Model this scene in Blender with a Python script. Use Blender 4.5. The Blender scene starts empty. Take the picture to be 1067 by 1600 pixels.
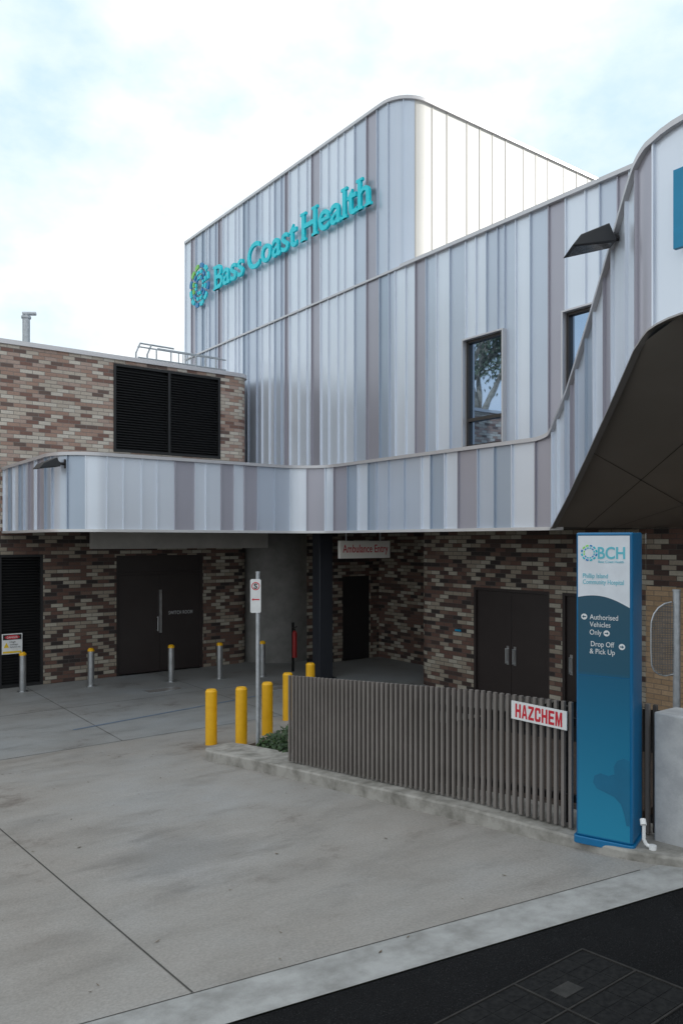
import bpy, bmesh, math, random
from mathutils import Vector
random.seed(11)
D=bpy.data
scn=bpy.context.scene
col=scn.collection
R_=math.radians

# ------------------------------------------------------------------ materials
def newmat(name):
    m=D.materials.new(name); m.use_nodes=True
    nt=m.node_tree; b=nt.nodes['Principled BSDF']
    return m,nt,b
def c4(c): return (c[0],c[1],c[2],1)
def noise_node(nt,scale,detail=5,rough=.6,vec=None):
    n=nt.nodes.new('ShaderNodeTexNoise'); n.inputs['Scale'].default_value=scale
    n.inputs['Detail'].default_value=detail; n.inputs['Roughness'].default_value=rough
    if vec is None:
        g=nt.nodes.new('ShaderNodeNewGeometry'); vec=g.outputs['Position']
    nt.links.new(vec,n.inputs['Vector'])
    return n
def ramp(nt,src,stops,interp='LINEAR'):
    r=nt.nodes.new('ShaderNodeValToRGB'); cr=r.color_ramp; cr.interpolation=interp
    while len(cr.elements)<len(stops): cr.elements.new(.5)
    for e,(p,c) in zip(cr.elements,stops):
        e.position=p; e.color=c4(c)
    nt.links.new(src,r.inputs['Fac']); return r
def mix(nt,f,a,b,mode='MIX'):
    m=nt.nodes.new('ShaderNodeMix'); m.data_type='RGBA'; m.blend_type=mode
    if isinstance(f,(int,float)): m.inputs[0].default_value=f
    else: nt.links.new(f,m.inputs[0])
    for k,x in ((6,a),(7,b)):
        if isinstance(x,tuple): m.inputs[k].default_value=c4(x)
        else: nt.links.new(x,m.inputs[k])
    return m.outputs[2]
def bump(nt,b,src,strength,dist=.01):
    n=nt.nodes.new('ShaderNodeBump'); n.inputs['Strength'].default_value=strength; n.inputs['Distance'].default_value=dist
    nt.links.new(src,n.inputs['Height']); nt.links.new(n.outputs['Normal'],b.inputs['Normal'])
def mvar(name,c1,c2,scale=3,rough=.6,metal=0,bs=0,bscale=40,spec=.5,lo=.35,hi=.65):
    m,nt,b=newmat(name)
    n=noise_node(nt,scale)
    r=ramp(nt,n.outputs['Fac'],[(lo,c1),(hi,c2)])
    nt.links.new(r.outputs['Color'],b.inputs['Base Color'])
    b.inputs['Roughness'].default_value=rough; b.inputs['Metallic'].default_value=metal
    b.inputs['Specular IOR Level'].default_value=spec
    if bs:
        n2=noise_node(nt,bscale); bump(nt,b,n2.outputs['Fac'],bs)
    return m
def plain(name,c,rough=.5,metal=0,spec=.5):
    k=.9
    return mvar(name,(c[0]*k,c[1]*k,c[2]*k),c,6,rough,metal,spec=spec)

def clad_mat(name,c,metal=.38,rough=.32):
    m,nt,b=newmat(name)
    n=noise_node(nt,.7,2)
    r=ramp(nt,n.outputs['Fac'],[(.3,tuple(x*.95 for x in c)),(.7,c)])
    nt.links.new(r.outputs['Color'],b.inputs['Base Color'])
    b.inputs['Metallic'].default_value=metal; b.inputs['Roughness'].default_value=rough
    n2=noise_node(nt,.9,2); bump(nt,b,n2.outputs['Fac'],.2,.03)
    return m
CL=[clad_mat('clad_pearl',(.77,.815,.895)),clad_mat('clad_silver',(.575,.63,.725)),clad_mat('clad_mauve',(.435,.42,.475)),
    clad_mat('clad_bluegrey',(.44,.505,.60)),clad_mat('clad_rib',(.50,.51,.56))]
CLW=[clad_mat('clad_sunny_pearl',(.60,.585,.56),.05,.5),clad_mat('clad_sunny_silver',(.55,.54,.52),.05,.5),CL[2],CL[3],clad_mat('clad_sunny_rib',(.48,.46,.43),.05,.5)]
TRIM=clad_mat('trim_silver',(.60,.585,.60))
TRIMW=clad_mat('trim_white',(.72,.71,.71))
TRIMD=clad_mat('trim_grey',(.36,.34,.33))
def brick_mat(name,stops,mortar,bw=.265,rh=.085,k=1):
    m,nt,b=newmat(name)
    uv=nt.nodes.new('ShaderNodeUVMap')
    t=nt.nodes.new('ShaderNodeTexBrick')
    nt.links.new(uv.outputs['UV'],t.inputs['Vector'])
    t.inputs['Scale'].default_value=1; t.inputs['Brick Width'].default_value=bw; t.inputs['Row Height'].default_value=rh
    t.inputs['Mortar Size'].default_value=.006; t.inputs['Mortar Smooth'].default_value=.2
    t.inputs['Color1'].default_value=(0,0,0,1); t.inputs['Color2'].default_value=(1,1,1,1); t.inputs['Mortar'].default_value=(.5,.5,.5,1)
    r=ramp(nt,t.outputs['Color'],[(p,tuple(x*k for x in c)) for p,c in stops],'CONSTANT')
    n=noise_node(nt,30,4)
    rr=ramp(nt,n.outputs['Fac'],[(.25,(.8,.8,.8)),(.75,(1.1,1.08,1.05))])
    c=mix(nt,1.0,r.outputs['Color'],rr.outputs['Color'],'MULTIPLY')
    n5=noise_node(nt,.8,4); r5=ramp(nt,n5.outputs['Fac'],[(.3,(.85,.85,.85)),(.7,(1.05,1.05,1.05))])
    c=mix(nt,1.0,c,r5.outputs['Color'],'MULTIPLY')
    c=mix(nt,t.outputs['Fac'],c,mortar)
    nt.links.new(c,b.inputs['Base Color']); b.inputs['Roughness'].default_value=.8
    inv=nt.nodes.new('ShaderNodeMath'); inv.operation='SUBTRACT'; inv.inputs[0].default_value=1
    nt.links.new(t.outputs['Fac'],inv.inputs[1]); bump(nt,b,inv.outputs[0],.8,.008)
    return m
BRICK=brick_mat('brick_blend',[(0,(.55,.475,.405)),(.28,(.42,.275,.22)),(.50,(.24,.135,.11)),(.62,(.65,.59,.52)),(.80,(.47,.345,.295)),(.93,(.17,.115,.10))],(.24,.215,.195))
BRICKD=brick_mat('brick_dark_shaded',[(0,(.38,.325,.26)),(.24,(.17,.092,.072)),(.5,(.085,.052,.045)),(.64,(.50,.455,.38)),(.80,(.21,.13,.10)),(.90,(.045,.034,.032))],(.085,.075,.068),k=.88)  # darker brick mix, with the shade under the canopy put into its colours
BRICKT=brick_mat('brick_tan',[(0,(.50,.34,.21)),(.5,(.45,.30,.18)),(.8,(.55,.38,.24))],(.24,.19,.15))
SOFF=mvar('soffit_paint',(.09,.087,.084),(.12,.115,.11),2,.6)
SOFP=mvar('canopy_soffit_brown',(.25,.225,.20),(.28,.25,.225),1.2,.42)
JOINTM=plain('shadow_joint',(.05,.045,.04),.8)
DARK=plain('dark_powdercoat',(.018,.017,.018),.45)
DOORM=mvar('door_brown',(.026,.019,.018),(.031,.023,.022),2,.45)
LOUV=plain('louvre_black',(.012,.012,.013),.5)
STEEL=mvar('stainless',(.42,.43,.44),(.55,.56,.57),5,.33,.9)
GALV=mvar('galvanised',(.42,.44,.46),(.55,.57,.6),12,.5,.6)
WHITE=plain('white_paint',(.78,.78,.78),.5)
DIMW=plain('door_sign_grey',(.42,.42,.42),.5)
YELL=mvar('bollard_yellow',(.78,.40,.006),(.85,.46,.010),7,.45)
REDM=plain('sign_red',(.60,.012,.03),.5)
RED2=plain('ext_red',(.30,.015,.015),.35)
TEALB=plain('letter_bright_cyan',(.0,.76,.88),.4)
TEAL=plain('letter_turquoise',(.0,.50,.62),.4)
TEALL=plain('letter_light_turquoise',(.13,.52,.62),.4)
LIME=plain('emblem_lime',(.26,.72,.12),.4)
NAVY=plain('emblem_blue',(.01,.24,.55),.4)
BLUEP=plain('panel_blue',(.0,.26,.48),.4)
BLKM=plain('sign_black',(.01,.01,.01),.5)
CONCL=mvar('cast_concrete',(.40,.40,.41),(.52,.52,.52),7,.85,0,.3,60)
CONCW=mvar('concrete_wall',(.16,.155,.145),(.22,.21,.20),3,.8,0,.2,30)
KERBM=mvar('kerb_concrete',(.15,.14,.12),(.37,.35,.32),4,.9,0,.5,45,lo=.3,hi=.6)
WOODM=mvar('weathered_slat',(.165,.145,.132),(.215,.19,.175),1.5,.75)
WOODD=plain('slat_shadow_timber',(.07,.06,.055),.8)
POSTM=plain('fence_post_dark',(.03,.026,.024),.8)
LEAF=mvar('leaf_green',(.012,.032,.008),(.04,.085,.02),9,.5)
LEAFG=mvar('gum_leaf',(.03,.055,.025),(.09,.12,.06),3,.6)
BARK=mvar('gum_bark',(.16,.13,.10),(.40,.36,.30),3,.8)
MULCH=mvar('mulch',(.02,.013,.01),(.07,.045,.03),30,.95,0,.8,60)
def glass_mat():
    m,nt,b=newmat('window_glass')
    b.inputs['Base Color'].default_value=(.28,.38,.52,1); b.inputs['Metallic'].default_value=.95; b.inputs['Roughness'].default_value=.02
    n=noise_node(nt,1.2,2); bump(nt,b,n.outputs['Fac'],.05,.02)
    return m
GLASS=glass_mat()
def concrete_ground():
    m,nt,b=newmat('driveway_concrete')
    g=nt.nodes.new('ShaderNodeNewGeometry')
    mp=nt.nodes.new('ShaderNodeMapping'); mp.inputs['Scale'].default_value=(.55,1.3,1); mp.inputs['Rotation'].default_value=(0,0,.5)
    nt.links.new(g.outputs['Position'],mp.inputs['Vector'])
    n1=noise_node(nt,.4,6,.6); n2=noise_node(nt,2.0,8,.7,vec=mp.outputs['Vector']); n3=noise_node(nt,55,3,.6)
    r1=ramp(nt,n1.outputs['Fac'],[(.3,(.265,.236,.208)),(.52,(.305,.286,.265)),(.72,(.335,.33,.325))])
    r2=ramp(nt,n2.outputs['Fac'],[(.26,(.76,.75,.74)),(.48,(1,1,1)),(.75,(1.12,1.12,1.13))])
    r3=ramp(nt,n3.outputs['Fac'],[(.3,(.84,.84,.84)),(.7,(1.09,1.09,1.09))])
    c=mix(nt,1.0,r1.outputs['Color'],r2.outputs['Color'],'MULTIPLY'); c=mix(nt,1.0,c,r3.outputs['Color'],'MULTIPLY')
    n4=noise_node(nt,.8,6,.75); r4=ramp(nt,n4.outputs['Fac'],[(.31,(.64,.61,.60)),(.42,(1,1,1))])
    c=mix(nt,1.0,c,r4.outputs['Color'],'MULTIPLY')
    # old damp patch in the middle of the slab, irregular edge
    s=nt.nodes.new('ShaderNodeSeparateXYZ'); nt.links.new(g.outputs['Position'],s.inputs[0])
    vm=nt.nodes.new('ShaderNodeVectorMath'); vm.operation='DISTANCE'; vm.inputs[1].default_value=(2.9,6.15,.5); nt.links.new(g.outputs['Position'],vm.inputs[0])
    ad=nt.nodes.new('ShaderNodeMath'); ad.operation='MULTIPLY_ADD'; ad.inputs[1].default_value=1.3; nt.links.new(n2.outputs['Fac'],ad.inputs[0]); nt.links.new(vm.outputs['Value'],ad.inputs[2])
    rs=ramp(nt,ad.outputs[0],[(.98,(.80,.78,.77)),(1.0,(1,1,1))])
    mr=nt.nodes.new('ShaderNodeMapRange'); mr.inputs[1].default_value=1.05; mr.inputs[2].default_value=1.45; mr.inputs[3].default_value=.80; mr.inputs[4].default_value=1
    nt.links.new(ad.outputs[0],mr.inputs[0]); 
    cb=nt.nodes.new('ShaderNodeCombineColor'); [nt.links.new(mr.outputs[0],cb.inputs[k]) for k in range(3)]
    c=mix(nt,1.0,c,cb.outputs[0],'MULTIPLY')
    gt=nt.nodes.new('ShaderNodeMapRange'); gt.inputs[1].default_value=11.95; gt.inputs[2].default_value=12.05; nt.links.new(s.outputs['Y'],gt.inputs[0])
    c2=mix(nt,1.0,c,(.93,1.0,1.07),'MULTIPLY'); c=mix(nt,gt.outputs[0],c,c2)
    nt.links.new(c,b.inputs['Base Color'])
    r5=ramp(nt,n2.outputs['Fac'],[(.3,(.5,.5,.5)),(.7,(.85,.85,.85))]); nt.links.new(r5.outputs['Color'],b.inputs['Roughness'])
    bump(nt,b,n3.outputs['Fac'],.25,.004)
    return m
CONC=concrete_ground()
GUT=mvar('gutter_concrete',(.25,.245,.235),(.39,.388,.38),6,.85,0,.4,70,lo=.3,hi=.65)
def asphalt():
    m,nt,b=newmat('asphalt')
    n1=noise_node(nt,120,3,.7); n2=noise_node(nt,1.5,5)
    r1=ramp(nt,n1.outputs['Fac'],[(.35,(.006,.006,.007)),(.6,(.016,.016,.017)),(.72,(.07,.07,.07))])
    r2=ramp(nt,n2.outputs['Fac'],[(.3,(.7,.7,.7)),(.7,(1.2,1.2,1.2))])
    nt.links.new(mix(nt,1.0,r1.outputs['Color'],r2.outputs['Color'],'MULTIPLY'),b.inputs['Base Color'])
    b.inputs['Roughness'].default_value=.9; b.inputs['Specular IOR Level'].default_value=.12; bump(nt,b,n1.outputs['Fac'],1,.012)
    return m
ASPH=asphalt()
TERR=mvar('ground_soil',(.06,.07,.03),(.12,.11,.06),2,.95)
ROOFM=mvar('roof_sheet',(.35,.36,.37),(.45,.46,.47),3,.6,.3)

# ------------------------------------------------------------------ mesh builder
class MB:
    def __init__(s): s.v=[];s.f=[];s.m=[];s.uv=[]
    def face(s,pts,m=0,uv=None):
        i=len(s.v); s.v+=[tuple(p) for p in pts]; s.f.append(list(range(i,i+len(pts)))); s.m.append(m)
        if uv is None:
            a,b_,c=Vector(pts[0]),Vector(pts[1]),Vector(pts[2])
            n=(b_-a).cross(c-a); ax=max(range(3),key=lambda k:abs(n[k]))
            uv=[((p[1],p[2]) if ax==0 else (p[0],p[2]) if ax==1 else (p[0],p[1])) for p in pts]
        s.uv.append(uv)
    def hexa(s,b,t,m=0):
        s.face(b[::-1],m); s.face(t,m)
        for i in range(4):
            j=(i+1)%4; s.face([b[i],b[j],t[j],t[i]],m)
    def box(s,x0,x1,y0,y1,z0,z1,m=0):
        b=[(x0,y0,z0),(x1,y0,z0),(x1,y1,z0),(x0,y1,z0)]
        s.hexa(b,[(p[0],p[1],z1) for p in b],m)
    def obox(s,o,a,b,c,m=0):
        o,a,b,c=map(Vector,(o,a,b,c))
        s.hexa([o,o+a,o+a+b,o+b],[o+c,o+a+c,o+a+b+c,o+b+c],m)
    def cyl(s,p0,p1,r,n=20,r2=None,m=0,caps=True):
        p0,p1=Vector(p0),Vector(p1); r2=r if r2 is None else r2
        d=(p1-p0).normalized(); a=d.orthogonal().normalized(); b=d.cross(a)
        A=[];B=[]
        for i in range(n):
            t=2*math.pi*i/n; o=a*math.cos(t)+b*math.sin(t)
            A.append(p0+o*r);B.append(p1+o*r2)
        for i in range(n):
            j=(i+1)%n; s.face([A[i],A[j],B[j],B[i]],m)
        if caps: s.face(A[::-1],m); s.face(B,m)
    def tube(s,pts,r,n=10,m=0):
        for a,b in zip(pts,pts[1:]): s.cyl(a,b,r,n,m=m)
    def prism(s,poly,z0,z1,m=0):
        f0=z0 if callable(z0) else (lambda p:z0); f1=z1 if callable(z1) else (lambda p:z1)
        B=[(p[0],p[1],f0(p)) for p in poly]; T=[(p[0],p[1],f1(p)) for p in poly]
        s.face(B[::-1],m); s.face(T,m)
        for i in range(len(poly)):
            j=(i+1)%len(poly); s.face([B[i],B[j],T[j],T[i]],m)
    def plate(s,O,U,V,N,poly,t,m=0):
        O,U,V,N=map(Vector,(O,U,V,N))
        B=[O+U*p[0]+V*p[1] for p in poly]; T=[b+N*t for b in B]
        s.face(T,m)
        for i in range(len(poly)):
            j=(i+1)%len(poly); s.face([B[i],B[j],T[j],T[i]],m)
def mk(name,mb,mats,parent=None,smooth=True,bevel=0,props=None,origin=None,ang=35,recalc=True):
    me=D.meshes.new(name)
    xs=[v[0] for v in mb.v]; ys=[v[1] for v in mb.v]; zs=[v[2] for v in mb.v]
    o=Vector(origin) if origin else Vector(((min(xs)+max(xs))/2,(min(ys)+max(ys))/2,min(zs)))
    me.from_pydata([tuple(Vector(v)-o) for v in mb.v],[],mb.f)
    if not isinstance(mats,(list,tuple)): mats=[mats]
    for m in mats: me.materials.append(m)
    me.polygons.foreach_set('material_index',mb.m)
    ul=me.uv_layers.new(name='UVMap')
    flat=[c for f in mb.uv for uvp in f for c in uvp]
    ul.data.foreach_set('uv',flat)
    bm=bmesh.new(); bm.from_mesh(me)
    bmesh.ops.remove_doubles(bm,verts=bm.verts,dist=1e-4)
    if recalc: bmesh.ops.recalc_face_normals(bm,faces=bm.faces)
    bm.to_mesh(me); bm.free()
    if smooth:
        me.shade_smooth(); me.set_sharp_from_angle(angle=R_(ang))
    ob=D.objects.new(name,me); col.objects.link(ob)
    if parent:
        ob.parent=parent; pl=Vector(parent.location); pp=parent.parent
        while pp: pl+=Vector(pp.location); pp=pp.parent
        ob.location=o-pl
    else: ob.location=o
    if bevel:
        md=ob.modifiers.new('bevel','BEVEL'); md.width=bevel; md.segments=2; md.limit_method='ANGLE'; md.angle_limit=R_(40)
    if props:
        for k,v in props.items(): ob[k]=v
    return ob
def thing(name,loc,label,category,group=None):
    e=D.objects.new(name,None); e.location=loc; e.empty_display_size=.2; col.objects.link(e)
    e['label']=label; e['category']=category
    if group: e['group']=group
    return e
def text_mb(body,O,U,V,N,width=None,height=None,t=.004,offset=0,align='LEFT',serif=0,mb=None,m=0,spacing=1.0,word=1.0):
    cu=D.curves.new('t','FONT'); cu.body=body; cu.size=1; cu.offset=offset; cu.space_character=spacing; cu.space_word=word; cu.resolution_u=4; cu.fill_mode='FRONT'
    ob=D.objects.new('t',cu); col.objects.link(ob)
    dg=bpy.context.evaluated_depsgraph_get(); dg.update()
    me=D.meshes.new_from_object(ob.evaluated_get(dg))
    O,U,V,N=map(Vector,(O,U,V,N))
    vs=[v.co.copy() for v in me.vertices]
    x0=min(v.x for v in vs); x1=max(v.x for v in vs)
    cap=.70
    sy=(height or 1)/cap; sx=(width/(x1-x0)) if width else sy
    ox=-x0 if align=='LEFT' else -(x0+x1)/2
    mb=mb or MB()
    def tr(x,y,z): return O+U*((x+ox)*sx)+V*(y*sy)+N*z
    bm=bmesh.new(); bm.from_mesh(me)
    bmesh.ops.remove_doubles(bm,verts=bm.verts,dist=1e-5)
    for f in bm.faces:
        mb.face([tr(v.co.x,v.co.y,t) for v in f.verts],m)
    ser=[]
    for e in bm.edges:
        if len(e.link_faces)==1:
            a,b=e.verts[0].co,e.verts[1].co
            mb.face([tr(a.x,a.y,0),tr(b.x,b.y,0),tr(b.x,b.y,t),tr(a.x,a.y,t)],m)
            if serif and abs(a.y-b.y)<.004 and .05<abs(a.x-b.x)<.45 :
                y=(a.y+b.y)/2
                if abs(y)<.02+abs(offset) or y>.68: ser.append((min(a.x,b.x),max(a.x,b.x),y))
    if serif:
        for (a,b,y) in ser:
            h=.065; e=serif
            lo,hi=(y,y+h) if y<.2 else (y-h,y)
            bb=b+e if (b-a)<.2 else b
            q=[tr(a-e,lo,0),tr(bb,lo,0),tr(bb,hi,0),tr(a-e,hi,0)]
            qt=[p+N*(t+.002) for p in q]
            mb.hexa(q,qt,m)
    bm.free(); D.objects.remove(ob); D.curves.remove(cu)
    return mb
GLY={'H':[[(0,0),(.3,0),(.3,.4),(.7,.4),(.7,0),(1,0),(1,1),(.7,1),(.7,.6),(.3,.6),(.3,1),(0,1)]],
'A':[[(0,0),(.28,0),(.5,.80),(.5,1),(.33,1)],[(1,0),(.67,1),(.5,1),(.5,.80),(.72,0)],[(.335,.2),(.665,.2),(.61,.38),(.39,.38)]],
'Z':[[(0,0),(1,0),(1,.19),(.36,.19),(1,.82),(1,1),(0,1),(0,.81),(.62,.81),(0,.18)]],
'C':[[(.15,0),(.85,0),(1,.13),(1,.38),(.7,.38),(.7,.24),(.64,.19),(.36,.19),(.3,.25),(.3,.75),(.36,.81),(.64,.81),(.7,.76),(.7,.62),(1,.62),(1,.87),(.85,1),(.15,1),(0,.87),(0,.13)]],
'E':[[(0,0),(1,0),(1,.19),(.32,.19),(.32,.41),(.88,.41),(.88,.6),(.32,.6),(.32,.81),(1,.81),(1,1),(0,1)]],
'M':[[(0,0),(.23,0),(.23,.60),(.42,0),(.58,0),(.77,.60),(.77,0),(1,0),(1,1),(.70,1),(.5,.38),(.30,1),(0,1)]]}
def block_text(mb,txt,O,U,V,N,lw,lh,gap,t):
    tot=sum(lw*(1.15 if c=='M' else 1)+gap for c in txt)-gap; x=-tot/2
    for c in txt:
        w=lw*(1.15 if c=='M' else 1)
        for poly in GLY[c]: mb.plate(O,U,V,N,[(x+p[0]*w,p[1]*lh) for p in poly],t)
        x+=w+gap
def arc(cx,cy,r,a0,a1,n): return [(cx+r*math.cos(R_(a0+(a1-a0)*i/n)),cy+r*math.sin(R_(a0+(a1-a0)*i/n))) for i in range(n+1)]
def fillet(pts,rad,seg=10):
    out=[Vector(pts[0])]
    for i in range(1,len(pts)-1):
        p=Vector(pts[i]); a=(Vector(pts[i-1])-p); b=(Vector(pts[i+1])-p); r=rad[i]
        if r<=0: out.append(p); continue
        la,lb=a.length,b.length; a.normalize(); b.normalize()
        ang=a.angle(b); tl=min(r/math.tan(ang/2),la*.49,lb*.49); rr=tl*math.tan(ang/2)
        c=p+(a+b).normalized()*(rr/math.sin(ang/2)); s=p+a*tl; e=p+b*tl
        v0=s-c; v1=e-c; tot=v0.angle(v1); cr=v0.x*v1.y-v0.y*v1.x; sg=1 if cr>0 else -1
        for k in range(seg+1):
            t=sg*tot*k/seg; out.append(c+Vector((v0.x*math.cos(t)-v0.y*math.sin(t),v0.x*math.sin(t)+v0.y*math.cos(t))))
    out.append(Vector(pts[-1])); return out
class Path:
    def __init__(s,pts):
        s.p=[Vector(p) for p in pts]; s.k=[0]
        for a,b in zip(s.p,s.p[1:]): s.k.append(s.k[-1]+(b-a).length)
        s.L=s.k[-1]
    def at(s,q):
        q=max(0,min(s.L,q)); i=0
        while i<len(s.k)-2 and s.k[i+1]<q: i+=1
        a,b=s.p[i],s.p[i+1]; f=(q-s.k[i])/max(1e-9,s.k[i+1]-s.k[i]); t=(b-a).normalized()
        return a.lerp(b,f),t,Vector((t.y,-t.x))
    def near(s,x,y):
        best=(1e9,0); n=2000
        for i in range(n+1):
            q=s.L*i/n; p=s.at(q)[0]; d=(p-Vector((x,y))).length
            if d<best[0]: best=(d,q)
        return best[1]
def interp(keys):
    def f(q):
        if q<=keys[0][0]: return keys[0][1]
        for (a,za),(b,zb) in zip(keys,keys[1:]):
            if q<=b: return za+(zb-za)*(q-a)/(b-a)
        return keys[-1][1]
    return f
def cladding(mb,path,s0,s1,zb,zt,seed,rib=.036,wts=(.40,.31,.14,.15),wset=(.20,.26,.32,.38,.44,.30),hw=.008,ribm=None):
    rnd=random.Random(seed); s=s0; last=-1
    while s<s1-.02:
        w=rnd.choice(wset)*rnd.uniform(.97,1.03); e=min(s+w,s1)
        if s1-e<.1: e=s1
        m=rnd.choices([0,1,2,3],wts)[0]
        if m==last and m>=2: m=0
        last=m
        ks=sorted(set([s,e]+[k for k in path.k if s<k<e]+([s+(e-s)*.5] if e-s>.2 else [])))
        for a,b in zip(ks,ks[1:]):
            pa,pb=path.at(a)[0],path.at(b)[0]
            mb.face([(pa.x,pa.y,zb(a)),(pb.x,pb.y,zb(b)),(pb.x,pb.y,zt(b)),(pa.x,pa.y,zt(a))],m)
        p,t,n=path.at(s+.001); a=p-t*hw; b=p+t*hw; c=b+n*rib; d=a+n*rib
        z0,z1=zb(s),zt(s); rm=m if ribm is None else ribm
        for q,r in ((a,d),(d,c),(c,b)):
            mb.face([(q.x,q.y,z0),(r.x,r.y,z0),(r.x,r.y,z1),(q.x,q.y,z1)],rm)
        mb.face([(a.x,a.y,z0),(b.x,b.y,z0),(c.x,c.y,z0),(d.x,d.y,z0)],rm)
        s=e
def sweep(mb,path,s0,s1,zf,dz0,dz1,nin,nout,m=0,step=.3):
    ks=[s0,s1]+[k for k in path.k if s0<k<s1]; n=int((s1-s0)/step)
    ks+= [s0+(s1-s0)*i/max(1,n) for i in range(1,n)]
    ks=sorted(set(round(k,5) for k in ks)); prev=None
    for k in ks:
        p,t,nn=path.at(k); z=zf(k)
        t2=(path.at(k+.02)[1]+path.at(k-.02)[1]).normalized(); nn=Vector((t2.y,-t2.x))
        a=p+nn*nout; b=p-nn*nin
        c=[(a.x,a.y,z+dz0),(a.x,a.y,z+dz1),(b.x,b.y,z+dz1),(b.x,b.y,z+dz0)]
        if prev:
            for i in range(4):
                j=(i+1)%4; mb.face([prev[i],c[i],c[j],prev[j]],m)
        else: mb.face(c,m)
        prev=c
    mb.face(prev[::-1],m)
def wallrects(u0,u1,z0,z1,ops):
    us=sorted(set([u0,u1]+[v for o in ops for v in o[:2]])); zs=sorted(set([z0,z1]+[v for o in ops for v in o[2:]]))
    for a,b in zip(us,us[1:]):
        for c,d in zip(zs,zs[1:]):
            if any(o[0]-1e-6<=a and b<=o[1]+1e-6 and o[2]-1e-6<=c and d<=o[3]+1e-6 for o in ops): continue
            yield a,b,c,d
def wall_y(mb,y,u0,u1,z0,z1,ops,dep=.15,m=0):
    for a,b,c,d in wallrects(u0,u1,z0,z1,ops): mb.face([(a,y,c),(b,y,c),(b,y,d),(a,y,d)],m)
    for a,b,c,d in ops:
        mb.face([(a,y,c),(a,y+dep,c),(a,y+dep,d),(a,y,d)],m); mb.face([(b,y,c),(b,y+dep,c),(b,y+dep,d),(b,y,d)],m)
        mb.face([(a,y,d),(b,y,d),(b,y+dep,d),(a,y+dep,d)],m); mb.face([(a,y,c),(b,y,c),(b,y+dep,c),(a,y+dep,c)],m)
def wall_x(mb,x,u0,u1,z0,z1,ops,dep=.15,m=0):
    for a,b,c,d in wallrects(u0,u1,z0,z1,ops): mb.face([(x,a,c),(x,b,c),(x,b,d),(x,a,d)],m)
    for a,b,c,d in ops:
        mb.face([(x,a,c),(x+dep,a,c),(x+dep,a,d),(x,a,d)],m); mb.face([(x,b,c),(x+dep,b,c),(x+dep,b,d),(x,b,d)],m)
        mb.face([(x,a,d),(x,b,d),(x+dep,b,d),(x+dep,a,d)],m); mb.face([(x,a,c),(x,b,c),(x+dep,b,c),(x+dep,a,c)],m)

# ------------------------------------------------------------------ ground
def zg(y): return 0.087*(12-max(0,min(12,y)))
def kh(y): return .07+.065*max(0,min(1,(y-3.4)/1.6))
def sheet(name,xs,lowf,highf,rows,mat_,dz):
    mb=MB()
    for x0,x1 in zip(xs,xs[1:]):
        def colm(x):
            lo,hi=lowf(x),highf(x); return [lo]+rows+[hi]
        A,B=colm(x0),colm(x1)
        for i in range(len(A)-1):
            mb.face([(x0,A[i],zg(A[i])+dz),(x1,B[i],zg(B[i])+dz),(x1,B[i+1],zg(B[i+1])+dz),(x0,A[i+1],zg(A[i+1])+dz)])
    return mk(name,mb,mat_,smooth=False,props={'kind':'structure'})
yin=lambda x:4.275-.192*max(-8,min(x,8)); yout=lambda x:yin(x)-.40
sheet('ground',[-900,900],lambda x:-900,lambda x:900,[0,12],TERR,-.03)
sheet('driveway',[-14,-8,-4,0,2,4,5.45],yin,lambda x:26,[6,8,10,12,14,18],CONC,0)
sheet('driveway_apron',[5.45,8,12,16],lambda x:9.0,lambda x:26,[10,12,14,18],CONC,0)
sheet('gutter',[-14,-8,0,4,5.3,5.9],yout,yin,[],GUT,.002)
sheet('road',[-120,-8,0,4,5.9],lambda x:-40,yout,[0],ASPH,-.006)
sheet('road_verge',[5.9,12,120],lambda x:-40,lambda x:9.0,[0,3],ASPH,-.008)
mb=MB()
def strip(x0,y0,x1,y1,w,dz=.004):
    n=8; d=Vector((x1-x0,y1-y0)).normalized(); q=Vector((-d.y,d.x))*w/2
    for i in range(n):
        a=Vector((x0,y0)).lerp(Vector((x1,y1)),i/n); b=Vector((x0,y0)).lerp(Vector((x1,y1)),(i+1)/n)
        mb.face([(a.x-q.x,a.y-q.y,zg(a.y-q.y)+dz),(b.x-q.x,b.y-q.y,zg(b.y)+dz),(b.x+q.x,b.y+q.y,zg(b.y)+dz),(a.x+q.x,a.y+q.y,zg(a.y)+dz)])
strip(1.9,3.92,1.88,12,.010); strip(-2.2,4.7,-2.2,12,.010); strip(-8,12.02,9,12.02,.010); strip(4.6,12.03,4.6,17.7,.010)
strip(7.6,12.03,7.6,17.7,.010); strip(-8,15,10.5,15,.010)
strip(-8,yin(-8),5.2,yin(5.2),.007)
mk('driveway_joint',mb,plain('joint_dark',(.06,.055,.05),.8),smooth=False,props={'kind':'structure'})
mb=MB(); strip(4.2,13.2,8.6,13.9,.05,.006); mk('painted_line',mb,plain('faded_blue_line',(.15,.21,.30),.8),smooth=False,props={'kind':'structure'})
for gx,gy in ((6.9,15.6),(9.1,14.3)):
    E=thing('drain_grate',(gx,gy,0),'dark flush drain grate set in concrete apron','drain','drain grates in the apron')
    mb=MB(); a,b=.42,.18
    mb.box(gx-a,gx+a,gy-b,gy-b+.03,0,.008); mb.box(gx-a,gx+a,gy+b-.03,gy+b,0,.008); mb.box(gx-a,gx-a+.03,gy-b+.03,gy+b-.03,0,.008); mb.box(gx+a-.03,gx+a,gy-b+.03,gy+b-.03,0,.008); mk('frame',mb,GALV,E)
    mb=MB(); mb.box(gx-a+.03,gx+a-.03,gy-b+.03,gy+b-.03,0,.003)
    for i in range(13): mb.box(gx-a+.05+i*.058,gx-a+.08+i*.058,gy-b+.03,gy+b-.03,.003,.007)
    mk('grate_bars',mb,TRIMD,E)
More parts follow.
